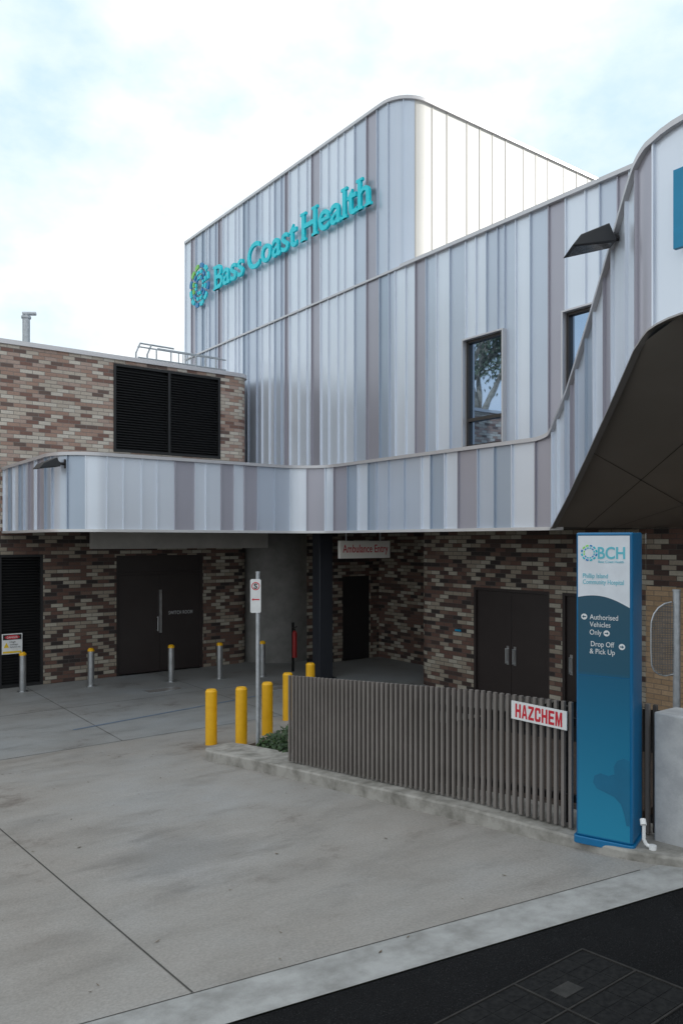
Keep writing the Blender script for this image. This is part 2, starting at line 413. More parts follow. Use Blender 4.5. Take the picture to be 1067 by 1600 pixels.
outer=[(5.50,2.99),(5.34,3.36),(5.27,3.92),(5.12,5.8),(5.03,7.4),(4.95,8.5),(4.83,9.45),(4.84,9.68),(4.95,9.8)]
inner=[(5.35,9.8),(5.42,9.5),(5.5,8.7),(5.7,5.8),(5.95,3.9),(6.4,2.93)]
mb=MB()
op=Path(outer); ip=Path(inner[::-1]); n=26
for i in range(n):
    a0,b0=op.at(op.L*i/n)[0],ip.at(ip.L*i/n)[0]; a1,b1=op.at(op.L*(i+1)/n)[0],ip.at(ip.L*(i+1)/n)[0]
    mb.face([(a0.x,a0.y,zg(a0.y)-.05),(a1.x,a1.y,zg(a1.y)-.05),(a1.x,a1.y,zg(a1.y)+kh(a1.y)),(a0.x,a0.y,zg(a0.y)+kh(a0.y))])
    mb.face([(b0.x,b0.y,zg(b0.y)-.05),(b1.x,b1.y,zg(b1.y)-.05),(b1.x,b1.y,zg(b1.y)+kh(b1.y)),(b0.x,b0.y,zg(b0.y)+kh(b0.y))])
    mb.face([(a0.x,a0.y,zg(a0.y)+kh(a0.y)),(a1.x,a1.y,zg(a1.y)+kh(a1.y)),(b1.x,b1.y,zg(b1.y)+kh(b1.y)),(b0.x,b0.y,zg(b0.y)+kh(b0.y))])
for P,Q in ((outer[0],inner[-1]),(outer[-1],inner[0])):
    mb.face([(P[0],P[1],zg(P[1])-.05),(Q[0],Q[1],zg(Q[1])-.05),(Q[0],Q[1],zg(Q[1])+kh(Q[1])),(P[0],P[1],zg(P[1])+kh(P[1]))])
mk('kerb',mb,KERBM,bevel=.018,ang=50,props={'label':'weathered concrete kerb edging the driveway below the slat fence','category':'kerb'})
mb=MB(); mb.prism([(5.40,9.4),(5.46,8.75),(5.66,5.9),(5.9,4.0),(8.6,4.0),(8.6,11.2),(6.6,10.2),(5.45,9.75)],lambda p:zg(p[1])-.05,lambda p:zg(p[1])+.05)
mk('garden_bed',mb,MULCH,props={'kind':'structure'})
E=thing('pit_cover',(3.2,2.55,zg(2.55)),'recessed steel service pit cover set flush in dark asphalt','drain cover')
def gb(mb,x0,x1,y0,y1,d0,d1,m=0):
    mb.hexa([(x0,y0,zg(y0)+d0),(x1,y0,zg(y0)+d0),(x1,y1,zg(y1)+d0),(x0,y1,zg(y1)+d0)],[(x0,y0,zg(y0)+d1),(x1,y0,zg(y0)+d1),(x1,y1,zg(y1)+d1),(x0,y1,zg(y1)+d1)],m)
mb=MB()
for a in (2.65,3.25,3.85): gb(mb,a,a+.014,2.1,2.80,-.02,.002)
for b in (2.1,2.45,2.80): gb(mb,2.65,3.864,b,b+.011,-.02,.001)
mk('frame',mb,mvar('pit_steel',(.018,.016,.015),(.034,.031,.028),20,.75,.2),E)
mb=MB()
for a in (2.675,3.275):
    for b in (2.12,2.47):
        for i in range(4):
            for j in range(3): gb(mb,a+i*.143,a+i*.143+.140,b+j*.11,b+j*.11+.107,-.02,-.004)
mk('paver_infill',mb,mvar('pit_infill',(.011,.011,.012),(.022,.022,.022),30,.9,spec=.12),E)
mb=MB(); gb(mb,3.34,3.49,2.53,2.63,-.02,.001); mk('inset_lid',mb,mvar('lid_grey',(.018,.017,.016),(.034,.032,.03),20,.8),E)
mb=MB(); rnd=random.Random(3)
for i in range(120):
    x=rnd.uniform(-2.5,4.9); y=rnd.uniform(3.4,11.5); a=rnd.uniform(0,6.3); l=rnd.uniform(.008,.03); w=l*rnd.uniform(.12,.35)
    u=Vector((math.cos(a),math.sin(a),-.087*math.sin(a)))*l; v=Vector((-math.sin(a),math.cos(a),-.087*math.cos(a)))*w; o=Vector((x,y,zg(y)+.006))
    mb.face([o-u,o+v,o+u+Vector((0,0,.004)),o-v])
mk('leaf_litter',mb,mvar('dry_leaf',(.06,.045,.03),(.18,.13,.08),20,.8),smooth=False,props={'kind':'stuff','label':'small dry leaves and twigs scattered over driveway','category':'leaf litter'})

# ------------------------------------------------------------------ hospital building
HB=thing('hospital_building',(15,5,0),'hospital clad in silver grey vertical metal pans above brick','building')
TOP=12.5; SEAM=8.87
tall=Path(fillet([(10.6,22.35),(10.6,12.1),(23,12.1)],[0,.62,0],12))
scor=tall.near(11.0,12.14)
low=Path([(10.6,22.35),(10.6,-14)])
def zc(v): return lambda q:v
sfl=tall.near(10.6,12.9)
mb=MB(); cladding(mb,tall,0,sfl,zc(SEAM+.03),zc(TOP),5); cladding(mb,tall,sfl,scor,zc(SEAM+.03),zc(TOP),6,wts=(0,1,0,0),wset=(.34,)); mk('upper_cladding',mb,CL,HB,ang=25)
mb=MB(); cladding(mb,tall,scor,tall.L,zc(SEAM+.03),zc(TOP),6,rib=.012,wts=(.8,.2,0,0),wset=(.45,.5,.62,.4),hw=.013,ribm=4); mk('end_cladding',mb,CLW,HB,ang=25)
WIN=[(9.33,10.28,4.95,6.95),(7.05,8.02,4.95,6.95)]
mb=MB()
def seg(y0,y1,za,zb_,seed): cladding(mb,low,22.35-y0,22.35-y1,zc(za),zc(zb_),seed)
seg(22.35,10.28,4.4,SEAM-.03,5)
seg(10.28,9.33,6.95,SEAM-.03,8); seg(10.28,9.33,4.4,4.95,8)
seg(9.33,8.02,4.4,SEAM-.03,21)
seg(8.02,7.05,6.95,SEAM-.03,9); seg(8.02,7.05,4.4,4.95,9)
seg(7.05,-14,4.4,SEAM-.03,14)
mk('lower_cladding',mb,CL,HB,ang=25)
mb=MB(); sweep(mb,tall,0,tall.L,zc(TOP),-.02,.05,.25,.055,step=2); mk('roof_coping',mb,TRIM,HB)
mb=MB(); mb.box(10.55,10.62,12.1,22.35,SEAM-.022,SEAM+.022); mb.box(10.52,10.85,-14,12.1,SEAM-.03,SEAM+.04); mk('seam_flashing',mb,TRIM,HB)
mb=MB(); mb.box(11.0,24,12.5,22.3,SEAM-.1,TOP-.1); mk('tower_core',mb,ROOFM,HB)
mb=MB(); mb.box(10.78,24,7.5,12.05,3.47,SEAM-.15); mb.box(10.78,24,12.06,22.3,3.47,SEAM-.1); mb.box(10.78,24,-14,7.49,4.2,SEAM-.15); mk('podium_core',mb,ROOFM,HB)
WF=plain('window_frame_bronze',(.04,.032,.028),.4)
for i,w in enumerate(WIN):
    y0,y1,z0,z1=w; mb=MB()
    mb.box(10.50,10.66,y0-.028,y0,z0-.028,z1+.028); mb.box(10.50,10.66,y1,y1+.028,z0-.028,z1+.028)
    mb.box(10.50,10.66,y0,y1,z1,z1+.028); mb.box(10.49,10.66,y0,y1,z0-.028,z0)
    W=mk('window',mb,TRIM,HB)
    mb=MB(); f=.045
    mb.box(10.60,10.68,y0,y0+f,z0,z1); mb.box(10.60,10.68,y1-f,y1,z0,z1); mb.box(10.60,10.68,y0+f,y1-f,z0,z0+f); mb.box(10.60,10.68,y0+f,y1-f,z1-f,z1)
    mb.box(10.595,10.68,y0+f,y1-f,z0+.48,z0+.54)
    mk('frame',mb,WF,W)
    mb=MB(); mb.face([(10.66,y0+f,z0+f),(10.66,y1-f,z0+f),(10.66,y1-f,z1-f),(10.66,y0+f,z1-f)]); mk('glass_pane',mb,GLASS,W,smooth=False)
DO=[(9.27,11.19,0,2.25),(8.05,8.98,0,2.25)]
mb=MB(); wall_x(mb,11.75,7.3,12.55,-.05,3.42,DO,.12)
def vwall(mb,pts,z0,z1,u0=0,m=0):
    s=u0
    for a,b in zip(pts,pts[1:]):
        l=math.hypot(b[0]-a[0],b[1]-a[1])
        if l<1e-4: continue
        mb.face([(a[0],a[1],z0),(b[0],b[1],z0),(b[0],b[1],z1),(a[0],a[1],z1)],m,uv=[(s,z0),(s+l,z0),(s+l,z1),(s,z1)]); s+=l
cr=arc(12.15,12.55,.4,180,90,18)
vwall(mb,cr+[(13.6,12.95)],-.05,3.42,12.55)
vwall(mb,[(13.6,12.95),(13.6,16.5)],-.05,3.42,0)
wall_y(mb,16.5,11.2,13.6,-.05,3.42,[(12.35,13.3,0,2.25)],.12)
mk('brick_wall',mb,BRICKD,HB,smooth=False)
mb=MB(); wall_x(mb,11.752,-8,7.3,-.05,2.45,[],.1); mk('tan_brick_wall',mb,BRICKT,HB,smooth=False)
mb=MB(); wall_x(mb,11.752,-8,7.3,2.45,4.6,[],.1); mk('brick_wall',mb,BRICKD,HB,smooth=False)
def door(y0,y1,z1,x,par,double=True):
    mb=MB(); f=.06
    mb.box(x-.05,x+.06,y0,y0+f,0,z1); mb.box(x-.05,x+.06,y1-f,y1,0,z1); mb.box(x-.05,x+.06,y0+f,y1-f,z1-f,z1)
    ws=[(y0+f,(y0+y1)/2-.004),((y0+y1)/2+.004,y1-f)] if double else [(y0+f,y1-f)]
    for a,b in ws: mb.box(x,x+.045,a,b,.012,z1-f-.005)
    mb.box(x+.05,x+.055,y0,y1,0,z1)
    d=mk('door',mb,DOORM,par,bevel=.004)
    c=(y0+y1)/2
    for s in ((-.09,.09) if double else (.3,)):
        mb=MB(); mb.cyl((x-.06,c+s,.78),(x-.06,c+s,1.08),.014,10); mb.cyl((x-.06,c+s,.80),(x,c+s,.80),.01,8); mb.cyl((x-.06,c+s,1.06),(x,c+s,1.06),.01,8)
        mb.box(x-.004,x,c+s-.03,c+s+.03,.75,1.12)
        mk('handle',mb,STEEL,d)
door(9.27,11.19,2.25,11.80,HB); door(8.05,8.98,2.25,11.80,HB,False)
mb=MB(); mb.box(12.35,13.3,16.56,16.62,0,2.25); mk('door',mb,DARK,HB)
mb=MB(); mb.cyl((11.25,18.1,-.05),(11.25,18.1,3.42),1.0,48); mk('concrete_drum',mb,CONCW,HB)
COLM=plain('column_paint',(.030,.033,.042),.4)
mb=MB(); mb.box(10.27,10.64,14.6,14.9,.02,3.41); mb.box(10.2,10.71,14.53,14.97,0,.02); mk('steel_column',mb,COLM,HB,bevel=.01)
rc=arc(5.1,14.6,.72,180,270,8)
mb=MB(); mb.prism([(4.38,17.79)]+[(x,y) for x,y in rc]+[(9.6,13.88),(9.6,17.79)],3.41,3.46); mb.box(9.6,14,7.45,19,3.41,3.46)
mk('entry_soffit',mb,SOFF,HB)
mb=MB(); mb.box(11.735,11.748,11.55,11.72,1.29,1.33); mk('room_sign',mb,BLUEP,HB)

# ---------------- canopy
CN=thing('entrance_canopy',(8,10,3.4),'wraparound canopy with mixed silver and mauve vertical metal pans','canopy')
XL=4.18
cp=Path(fillet([(XL,17.78),(XL,13.8),(9.55,13.8),(9.55,7.45),(7.26,4.56),(7.26,-4)],[0,.75,.9,.25,.35,0],12))
s1=cp.near(9.55,7.45); s2=cp.near(7.26,4.56); Ls=s2-s1
ZT=interp([(0,4.745),(s1-.3,4.745),(s1-.1,4.78),(s1+.08,4.90),(s1+.25*Ls,5.27),(s1+.5*Ls,5.86),(s1+.75*Ls,6.50),(s1+.9*Ls,6.92),(s2-.05,7.12),(s2+.08,7.22),(s2+.3,7.31),(s2+.7,7.36),(cp.L,7.40)])
ZB=interp([(0,3.4),(s1+.02,3.4),(s1+.25*Ls,3.80),(s1+.5*Ls,4.26),(s1+.75*Ls,4.74),(s2-.02,5.24),(s2+.1,5.35),(s2+.25,5.41),(s2+.5,5.44),(cp.L,5.45)])
mb=MB(); cladding(mb,cp,0,cp.L,ZB,ZT,33,wts=(.34,.28,.19,.19),wset=(.24,.3,.36,.42,.46,.33)); mk('fascia_cladding',mb,CL,CN,ang=25)
mb=MB(); sweep(mb,cp,0,cp.L,ZT,-.015,.045,.22,.06,step=.12); mk('fascia_coping',mb,TRIM,CN)
mb=MB(); sweep(mb,cp,0,s1,ZB,-.04,.01,.18,.055,step=.12); mk('fascia_base_trim',mb,TRIMW,CN)
mb=MB(); sweep(mb,cp,s1,cp.L,ZB,-.012,.008,.03,.045,step=.12); mk('sloped_base_trim',mb,TRIMD,CN)
mb=MB()
mb.prism([(4.3,17.75)]+[(x,y+.02) for x,y in arc(5.1,14.6,.70,180,270,8)]+[(10.58,13.92),(10.58,17.75)],4.55,4.6); mb.box(9.62,10.58,7.45,13.92,4.55,4.6)
n=40
for i in range(n):
    a=s1+(cp.L-s1)*i/n; b=s1+(cp.L-s1)*(i+1)/n; pa,pb=cp.at(a)[0],cp.at(b)[0]; za,zb_=ZT(a)-.15,ZT(b)-.15
    mb.face([(pa.x+.03,pa.y,za),(pb.x+.03,pb.y,zb_),(10.55,pb.y,zb_),(10.55,pa.y,za)])
mk('canopy_roof',mb,ROOFM,CN,smooth=False)
P1=Vector((9.58,7.42,3.41)); P2=Vector((7.29,4.56,5.25)); P3=Vector((7.29,-4,5.46)); Q1=Vector((11.74,7.42,3.41)); Q2=Vector((11.74,4.56,3.41)); Q3=Vector((11.74,-4,3.41)); P2b=Vector((7.29,4.15,5.44))
mb=MB()
def grid(a,b,c,d,nu,nv):
    for i in range(nu):
        for j in range(nv):
            def q(u,v): return a.lerp(b,u).lerp(d.lerp(c,u),v)
            mb.face([q(i/nu,j/nv),q((i+1)/nu,j/nv),q((i+1)/nu,(j+1)/nv),q(i/nu,(j+1)/nv)])
grid(P1,P2,Q2,Q1,14,14); grid(P2,P2b,Q2.lerp(Q3,.05),Q2,2,14); grid(P2b,P3,Q3,Q2.lerp(Q3,.05),14,14)
mk('sloped_soffit',mb,SOFP,CN,ang=60)
mb=MB()
def bar(a,b,w=.012):
    a=Vector(a);b=Vector(b); d=(b-a).normalized(); s=d.cross(Vector((0,0,1))).normalized()*w/2; dn=Vector((0,0,-.004))
    mb.face([a-s+dn,b-s+dn,b+s+dn,a+s+dn])
for f in (.33,.66): bar(P1.lerp(Q1,f),P2.lerp(Q2,f)); bar(P2b.lerp(Q2,f),P3.lerp(Q3,f))
bar(P1.lerp(P2,.5),Q1.lerp(Q2,.5)); bar(P2b.lerp(P3,.12),Q2.lerp(Q3,.16)); bar(P2b.lerp(P3,.3),Q2.lerp(Q3,.34))
mk('soffit_joint',mb,JOINTM,CN,smooth=False)
mb=MB(); mb.box(5.8,10.25,16.85,17.1,3.02,3.4); mk('service_bulkhead',mb,mvar('bulkhead',(.38,.36,.34),(.45,.43,.40),3,.6),CN)
mb=MB(); mb.cyl((8.9,5.2,4.60),(8.9,5.2,4.50),.06,20); mk('downlight',mb,WHITE,CN)
mb=MB(); mb.box(7.12,7.17,2.0,4.13,6.05,6.82); mk('wall_sign',mb,BLUEP,props={'label':'plain blue sign panel mounted on metal clad canopy','category':'sign'})

# ------------------------------------------------------------------ brick annex
BA=thing('brick_annex',(4,18,0),'low mottled brick annex with black louvres and double door','building')
ops=[(3.2,5.0,0,2.9),(6.67,8.93,0,2.85),(6.6,9.4,5.3,7.38)]
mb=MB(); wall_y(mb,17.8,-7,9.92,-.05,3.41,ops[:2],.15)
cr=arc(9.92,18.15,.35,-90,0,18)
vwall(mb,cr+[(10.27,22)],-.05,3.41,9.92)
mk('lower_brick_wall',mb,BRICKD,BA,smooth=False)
mb=MB(); wall_y(mb,17.8,-7,9.92,3.41,7.5,ops[2:],.15); vwall(mb,cr+[(10.27,22)],3.41,7.5,9.92)
vwall(mb,[(-7,24),(-7,17.8)],-.05,7.5)
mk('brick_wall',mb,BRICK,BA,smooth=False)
ap=Path([(-7,17.8)]+cr+[(10.27,22)])
mb=MB(); sweep(mb,ap,0,ap.L,zc(7.5),-.03,.07,.3,.05,step=5); mk('roof_coping',mb,TRIM,BA)
mb=MB(); mb.box(-6.9,10.1,18.0,24,7.3,7.4); mb.box(-6.9,10.1,17.97,18.0,0,7.3); mk('roof',mb,ROOFM,BA)
def louvre(x0,x1,z0,z1,y,mull):
    mb=MB(); f=.06
    mb.box(x0,x0+f,y-.02,y+.12,z0,z1); mb.box(x1-f,x1,y-.02,y+.12,z0,z1); mb.box(x0+f,x1-f,y-.02,y+.12,z0,z0+f); mb.box(x0+f,x1-f,y-.02,y+.12,z1-f,z1)
    for q in mull: mb.box(q-.03,q+.03,y-.02,y+.12,z0+f,z1-f)
    z=z0+f
    while z<z1-f-.05:
        mb.hexa([(x0+f,y,z),(x1-f,y,z),(x1-f,y+.07,z+.045),(x0+f,y+.07,z+.045)],[(x0+f,y,z+.008),(x1-f,y,z+.008),(x1-f,y+.07,z+.053),(x0+f,y+.07,z+.053)])
        z+=.062
    mb.face([(x0,y+.125,z0),(x1,y+.125,z0),(x1,y+.125,z1),(x0,y+.125,z1)])
    return mk('louvre',mb,LOUV,BA,smooth=False)
louvre(6.6,9.4,5.3,7.38,17.8,[8.0]); louvre(3.2,5.0,0,2.9,17.82,[4.1])
mb=MB(); x0,x1,y=6.67,8.93,17.88
mb.box(x0,x0+.07,y-.04,y+.05,0,2.85); mb.box(x1-.07,x1,y-.04,y+.05,0,2.85); mb.box(x0+.07,x1-.07,y-.04,y+.05,2.78,2.85); mb.box(x0+.07,x1-.07,y-.03,y+.05,2.38,2.44)
mb.box(x0+.07,x1-.07,y,y+.04,2.44,2.78); mb.box(x0+.07,7.796,y,y+.04,.012,2.375); mb.box(7.804,x1-.07,y,y+.04,.012,2.375)
mb.box(x0,x1,y+.06,y+.065,0,2.85)
dr=mk('door',mb,DOORM,BA,bevel=.004)
mb=MB(); mb.box(7.77,7.83,y-.035,y-.002,.95,2.0); mk('astragal',mb,STEEL,dr)
mb=MB(); mb.cyl((7.72,y-.06,1.0),(7.72,y-.06,1.35),.015,10); mb.cyl((7.72,y-.06,1.02),(7.72,y,1.02),.01,8); mb.cyl((7.72,y-.06,1.33),(7.72,y,1.33),.01,8); mk('handle',mb,STEEL,dr)
mb=MB(); text_mb('SWITCH ROOM',(8.02,y-.002,1.38),(1,0,0),(0,0,1),(0,-1,0),width=.64,height=.085,t=.004,offset=.015,spacing=1.1,mb=mb); mk('door_lettering',mb,DIMW,dr,smooth=False)
E=thing('warning_sign',(4.35,17.7,1.0),'white danger notice with red header and yellow triangle on louvre','sign')
mb=MB(); mb.box(4.13,4.55,17.775,17.79,.74,1.18); mk('panel',mb,WHITE,E)
mb=MB(); mb.box(4.15,4.53,17.770,17.775,1.05,1.16); mk('header_band',mb,BLKM,E)
mb=MB(); mb.plate((4.34,17.770,1.105),(1,0,0),(0,0,1),(0,-1,0),[(.155*math.cos(a*.349),.045*math.sin(a*.349)) for a in range(18)],.003); mk('header_oval',mb,REDM,E)
mb=MB(); text_mb('DANGER',(4.34,17.766,1.082),(1,0,0),(0,0,1),(0,-1,0),width=.22,height=.045,t=.002,align='C',mb=mb); mk('header_lettering',mb,WHITE,E,smooth=False)
mb=MB(); mb.plate((4.22,17.775,.88),(1,0,0),(0,0,1),(0,-1,0),[(-.055,0),(.055,0),(0,.11)],.003); mb.box(4.15,4.53,17.771,17.775,.76,.80); mk('hazard_triangle',mb,plain('hazard_yellow',(.8,.55,.02)),E)
mb=MB()
for k,tx in enumerate(['High','voltage','Authorised only']):
    text_mb(tx,(4.29,17.773,.985-.055*k),(1,0,0),(0,0,1),(0,-1,0),width=[.12,.17,.22][k],height=.032,t=.002,mb=mb)
mk('notice_lettering',mb,BLKM,E,smooth=False)
E=thing('roof_flue',(4.95,19,7.4),'galvanised flue pipe with cowl on brick annex roof','vent pipe')
mb=MB(); mb.cyl((4.95,19,7.4),(4.95,19,8.42),.085,18); mk('pipe',mb,GALV,E)
mb=MB(); mb.cyl((4.95,19,8.42),(4.95,19,8.47),.11,18); mb.cyl((4.95,19,8.47),(4.95,19,8.53),.05,12); mb.cyl((4.87,19,8.52),(5.17,19,8.57),.045,12); mk('cowl',mb,GALV,E)
mb=MB()
Y=18.8
for x in (7.55,7.85): mb.tube([(x,Y,7.4),(x,Y,7.95),(x+.12,Y+.02,8.22),(x+.75,Y+.05,8.22)],.022)
for x in (8.1,8.5,8.9,9.2,9.5,9.8): mb.cyl((x,Y,7.4),(x,Y,8.12),.02,8)
for z in (7.85,8.12): mb.cyl((7.6,Y,z),(10.1,Y,z),.02,8)
for i in range(7): mb.cyl((8.9+i*.13,Y+.4,7.4),(8.9+i*.13,Y+.4,8.25),.014,6)
mb.cyl((8.3,Y+.4,8.25),(10.1,Y+.4,8.25),.02,8)
mk('roof_guardrail',mb,GALV,props={'label':'galvanised guardrail and ladder hoops on annex roof','category':'railing'})

# ------------------------------------------------------------------ big sign
E=thing('building_sign',(10.5,17,10.4),'raised turquoise slab lettering and round emblem on metal wall','sign')
mb=MB(); xx=10.50
text_mb('Bass Coast Health',(xx,20.15,10.45),(0,-1,0),(0,0,1),(-1,0,0),width=7.15,height=.68,t=.06,offset=.012,serif=.055,word=.55,mb=mb)
mk('lettering',mb,TEALB,E,smooth=False)
def emblem(O,U,V,N,R,t,par,tq=TEAL,small=False):
    cols=[tq,LIME,NAVY]; mbs=[MB(),MB(),MB()]; n=12
    pal=[0,2,0,0,2,1,1,2,0,0,2,0]
    for k in range(n):
        a=2*math.pi*(k+.5)/n; ca,sa=math.cos(a),math.sin(a)
        def tp(r,w): return (r*ca-w*sa,r*sa+w*ca)
        for q,(r0,r1) in enumerate(((.27,.45),(.52,.70),(.77,1.0))):
            if small and q==0: continue
            w=.18*(r0+r1)/2
            ci=pal[(k+q*7)%n] if q!=1 else pal[k]
            if q==0 and ci==1: ci=0
            mbs[ci].plate(O,U,V,N,[tp((r0+.03)*R,0),tp(r0*R,-w*R),tp((r1-.05)*R,-w*R*1.05),tp(r1*R,0),tp((r1-.05)*R,w*R*1.05),tp(r0*R,w*R)],t)
    for mbb,cc,nm in zip(mbs,cols,('emblem_turquoise_petals','emblem_lime_petals','emblem_blue_petals')): mk(nm,mbb,cc,par,smooth=False)
emblem((10.5,21.15,10.86),(0,-1,0),(0,0,1),(-1,0,0),.66,.04,E,TEALB)

# ------------------------------------------------------------------ ambulance entry sign
E=thing('hanging_sign',(11.05,14,2.85),'pale hanging sign box with red lettering beneath soffit','sign')
mb=MB(); mb.box(10.40,11.86,13.98,14.08,2.80,3.2); mk('sign_box',mb,mvar('sign_face',(.93,.90,.83),(.95,.92,.86),3,.4),E,bevel=.008)
mb=MB(); mb.cyl((10.6,14.03,3.2),(10.6,14.03,3.41),.015,8); mk('hanger',mb,GALV,E)
mb=MB(); mb.cyl((11.6,14.03,3.2),(11.6,14.03,3.41),.015,8); mk('hanger',mb,GALV,E)
mb=MB(); text_mb('Ambulance Entry',(10.47,13.978,2.935),(1,0,0),(0,0,1),(0,-1,0),width=1.32,height=.18,t=.004,offset=.004,spacing=1.05,mb=mb); mk('sign_lettering',mb,REDM,E,smooth=False)

E=thing('fire_extinguisher',(10.75,16.2,.1),'red fire extinguisher fixed to slim post near concrete wall','fire extinguisher')
ex=10.40; ey=15.85
mb=MB(); mb.cyl((ex,ey,.35),(ex,ey,.95),.06,18); mb.cyl((ex,ey,.95),(ex,ey,1.01),.06,18,.03); mk('cylinder_body',mb,RED2,E)
mb=MB(); mb.cyl((ex,ey,1.01),(ex,ey,1.06),.02,10); mb.obox((ex-.08,ey-.02,1.06),(.14,0,.03),(0,.03,0),(0,0,.02)); mb.box(ex-.03,ex+.03,ey+.06,ey+.09,0,1.2); mk('valve_bracket',mb,BLKM,E)

# ------------------------------------------------------------------ bollards
def copy_thing(e,parts,loc):
    n=e.copy(); n.location=loc; col.objects.link(n)
    for p in parts:
        q=p.copy(); q.parent=n; col.objects.link(q)
    return n
g='steel bollards along brick annex'
E=thing('steel_bollard',(4.41,17.2,0),'stainless bollard with yellow reflective cap in front of brick wall','bollard',g)
x,y=4.41,17.2
mb=MB(); mb.cyl((x,y,0),(x,y,.77),.07,24); mb.cyl((x,y,0),(x,y,.015),.11,24); p1=mk('post',mb,STEEL,E)
mb=MB(); mb.cyl((x,y,.77),(x,y,.81),.072,24); mb.cyl((x,y,.81),(x,y,.84),.072,24,.045); p2=mk('cap',mb,YELL,E)
for loc in ((5.78,16.95),(7.42,16.4),(8.49,16.1),(9.43,15.75)): copy_thing(E,[p1,p2],(loc[0],loc[1],0))
g='yellow bollards beside driveway kerb'
x,y=5.42,10.55; z=zg(y)
E=thing('yellow_bollard',(x,y,z),'thick yellow painted steel bollard beside kerb end','bollard',g)
mb=MB(); mb.cyl((x,y,z-.02),(x,y,z+.80),.088,26); p1=mk('post',mb,YELL,E)
mb=MB(); mb.cyl((x,y,z+.80),(x,y,z+.83),.088,26,.07); p2=mk('cap',mb,YELL,E)
for lx,ly in ((5.74,10.2),(6.4,10.54),(7.4,11.5),(8.5,12.4)): copy_thing(E,[p1,p2],(lx,ly,zg(ly)+(.02 if ly<10.5 else 0)))

# ------------------------------------------------------------------ parking sign on pole
x,y=5.66,9.58; z=zg(y)
E=thing('parking_sign',(x,y,z),'narrow white no-stopping sign on galvanised pole','street sign')
mb=MB(); mb.cyl((x,y,z),(x,y,2.74),.03,16); mb.cyl((x,y,2.74),(x,y,2.76),.033,16); mk('pole',mb,GALV,E)
Nn=Vector((-.55,-.835,0)).normalized(); Uu=Vector((.835,-.55,0)).normalized(); Vv=Vector((0,0,1)); O=Vector((x,y,2.415))+Nn*.036-Uu*.03
mb=MB()
rp=[(-.06,-.24),(.06,-.24),(.075,-.225),(.075,.225),(.06,.24),(-.06,.24),(-.075,.225),(-.075,-.225)]
mb.plate(O,Uu,Vv,Nn,rp,.004); mb.plate(O,Uu,Vv,-Nn,rp,.001); mk('sign_plate',mb,WHITE,E)
mb=MB()
def ring(mb,O,r0,r1,t):
    n=24
    for i in range(n):
        a,b=2*math.pi*i/n,2*math.pi*(i+1)/n
        mb.plate(O,Uu,Vv,Nn,[(r0*math.cos(a),r0*math.sin(a)),(r1*math.cos(a),r1*math.sin(a)),(r1*math.cos(b),r1*math.sin(b)),(r0*math.cos(b),r0*math.sin(b))],t)
ring(mb,O+Vv*.14+Nn*.004,.046,.058,.003); mk('red_ring',mb,REDM,E,smooth=False)
mb=MB(); mb.plate(O+Nn*.004+Vv*-.05,Uu,Vv,Nn,[(-.055,0),(-.03,-.022),(-.03,-.008),(.055,-.008),(.055,.008),(-.03,.008),(-.03,.022)],.003)
mk('red_arrow',mb,REDM,E,smooth=False)
mb=MB(); text_mb('S',O+Vv*.105+Nn*.004,Uu,Vv,Nn,width=.05,height=.07,t=.003,offset=.03,align='C',mb=mb)
mk('sign_lettering',mb,BLKM,E,smooth=False)

# ------------------------------------------------------------------ fence
def fx(y): return 5.15+.24*(8.25-y)/4.25
E=thing('slat_fence',(5.3,6.2,zg(6.4)),'weathered vertical timber slat fence on concrete kerb','fence')
mb=MB(); mb2=MB(); i=0
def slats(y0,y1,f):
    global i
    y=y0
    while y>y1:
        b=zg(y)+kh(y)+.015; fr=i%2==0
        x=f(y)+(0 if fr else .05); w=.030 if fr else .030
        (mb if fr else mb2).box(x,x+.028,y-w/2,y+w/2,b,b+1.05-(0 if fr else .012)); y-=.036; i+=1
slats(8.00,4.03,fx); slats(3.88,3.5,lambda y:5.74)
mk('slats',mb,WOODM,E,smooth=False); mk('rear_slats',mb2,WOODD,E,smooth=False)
for h in (.3,.95):
    mb=MB(); a,b=8.01,4.03
    mb.hexa([(fx(a)+.09,a,zg(a)+h),(fx(b)+.09,b,zg(b)+h),(fx(b)+.13,b,zg(b)+h),(fx(a)+.13,a,zg(a)+h)],[(fx(a)+.09,a,zg(a)+h+.06),(fx(b)+.09,b,zg(b)+h+.06),(fx(b)+.13,b,zg(b)+h+.06),(fx(a)+.13,a,zg(a)+h+.06)])
    mk('rail',mb,POSTM,E)
for q in (7.94,6.8,5.5,4.2):
    mb=MB(); mb.box(fx(q)+.13,fx(q)+.18,q-.025,q+.025,zg(q),zg(q)+1.1); mk('fence_post',mb,POSTM,E)
E=thing('hazard_sign',(5.35,4.34,1.6),'white hazchem sign with red capitals fixed to slat fence','sign')
O=Vector((5.350,4.335,1.70)); Uu2=Vector((.056,-1,-.006)).normalized(); Vv2=Vector((0,-.006,1)).normalized(); Nn2=Vector((-1,-.056,0)).normalized()
mb=MB(); mb.plate(O,Uu2,Vv2,Nn2,[(-.285,-.08),(.285,-.08),(.285,.08),(-.285,.08)],.006); mb.plate(O,Uu2,Vv2,-Nn2,[(-.285,-.08),(.285,-.08),(.285,.08),(-.285,.08)],.001); mk('panel',mb,WHITE,E)
mb=MB(); block_text(mb,'HAZCHEM',O+Nn2*.006-Vv2*.060,Uu2,Vv2,Nn2,.058,.120,.011,.002); mk('sign_lettering',mb,REDM,E,smooth=False)

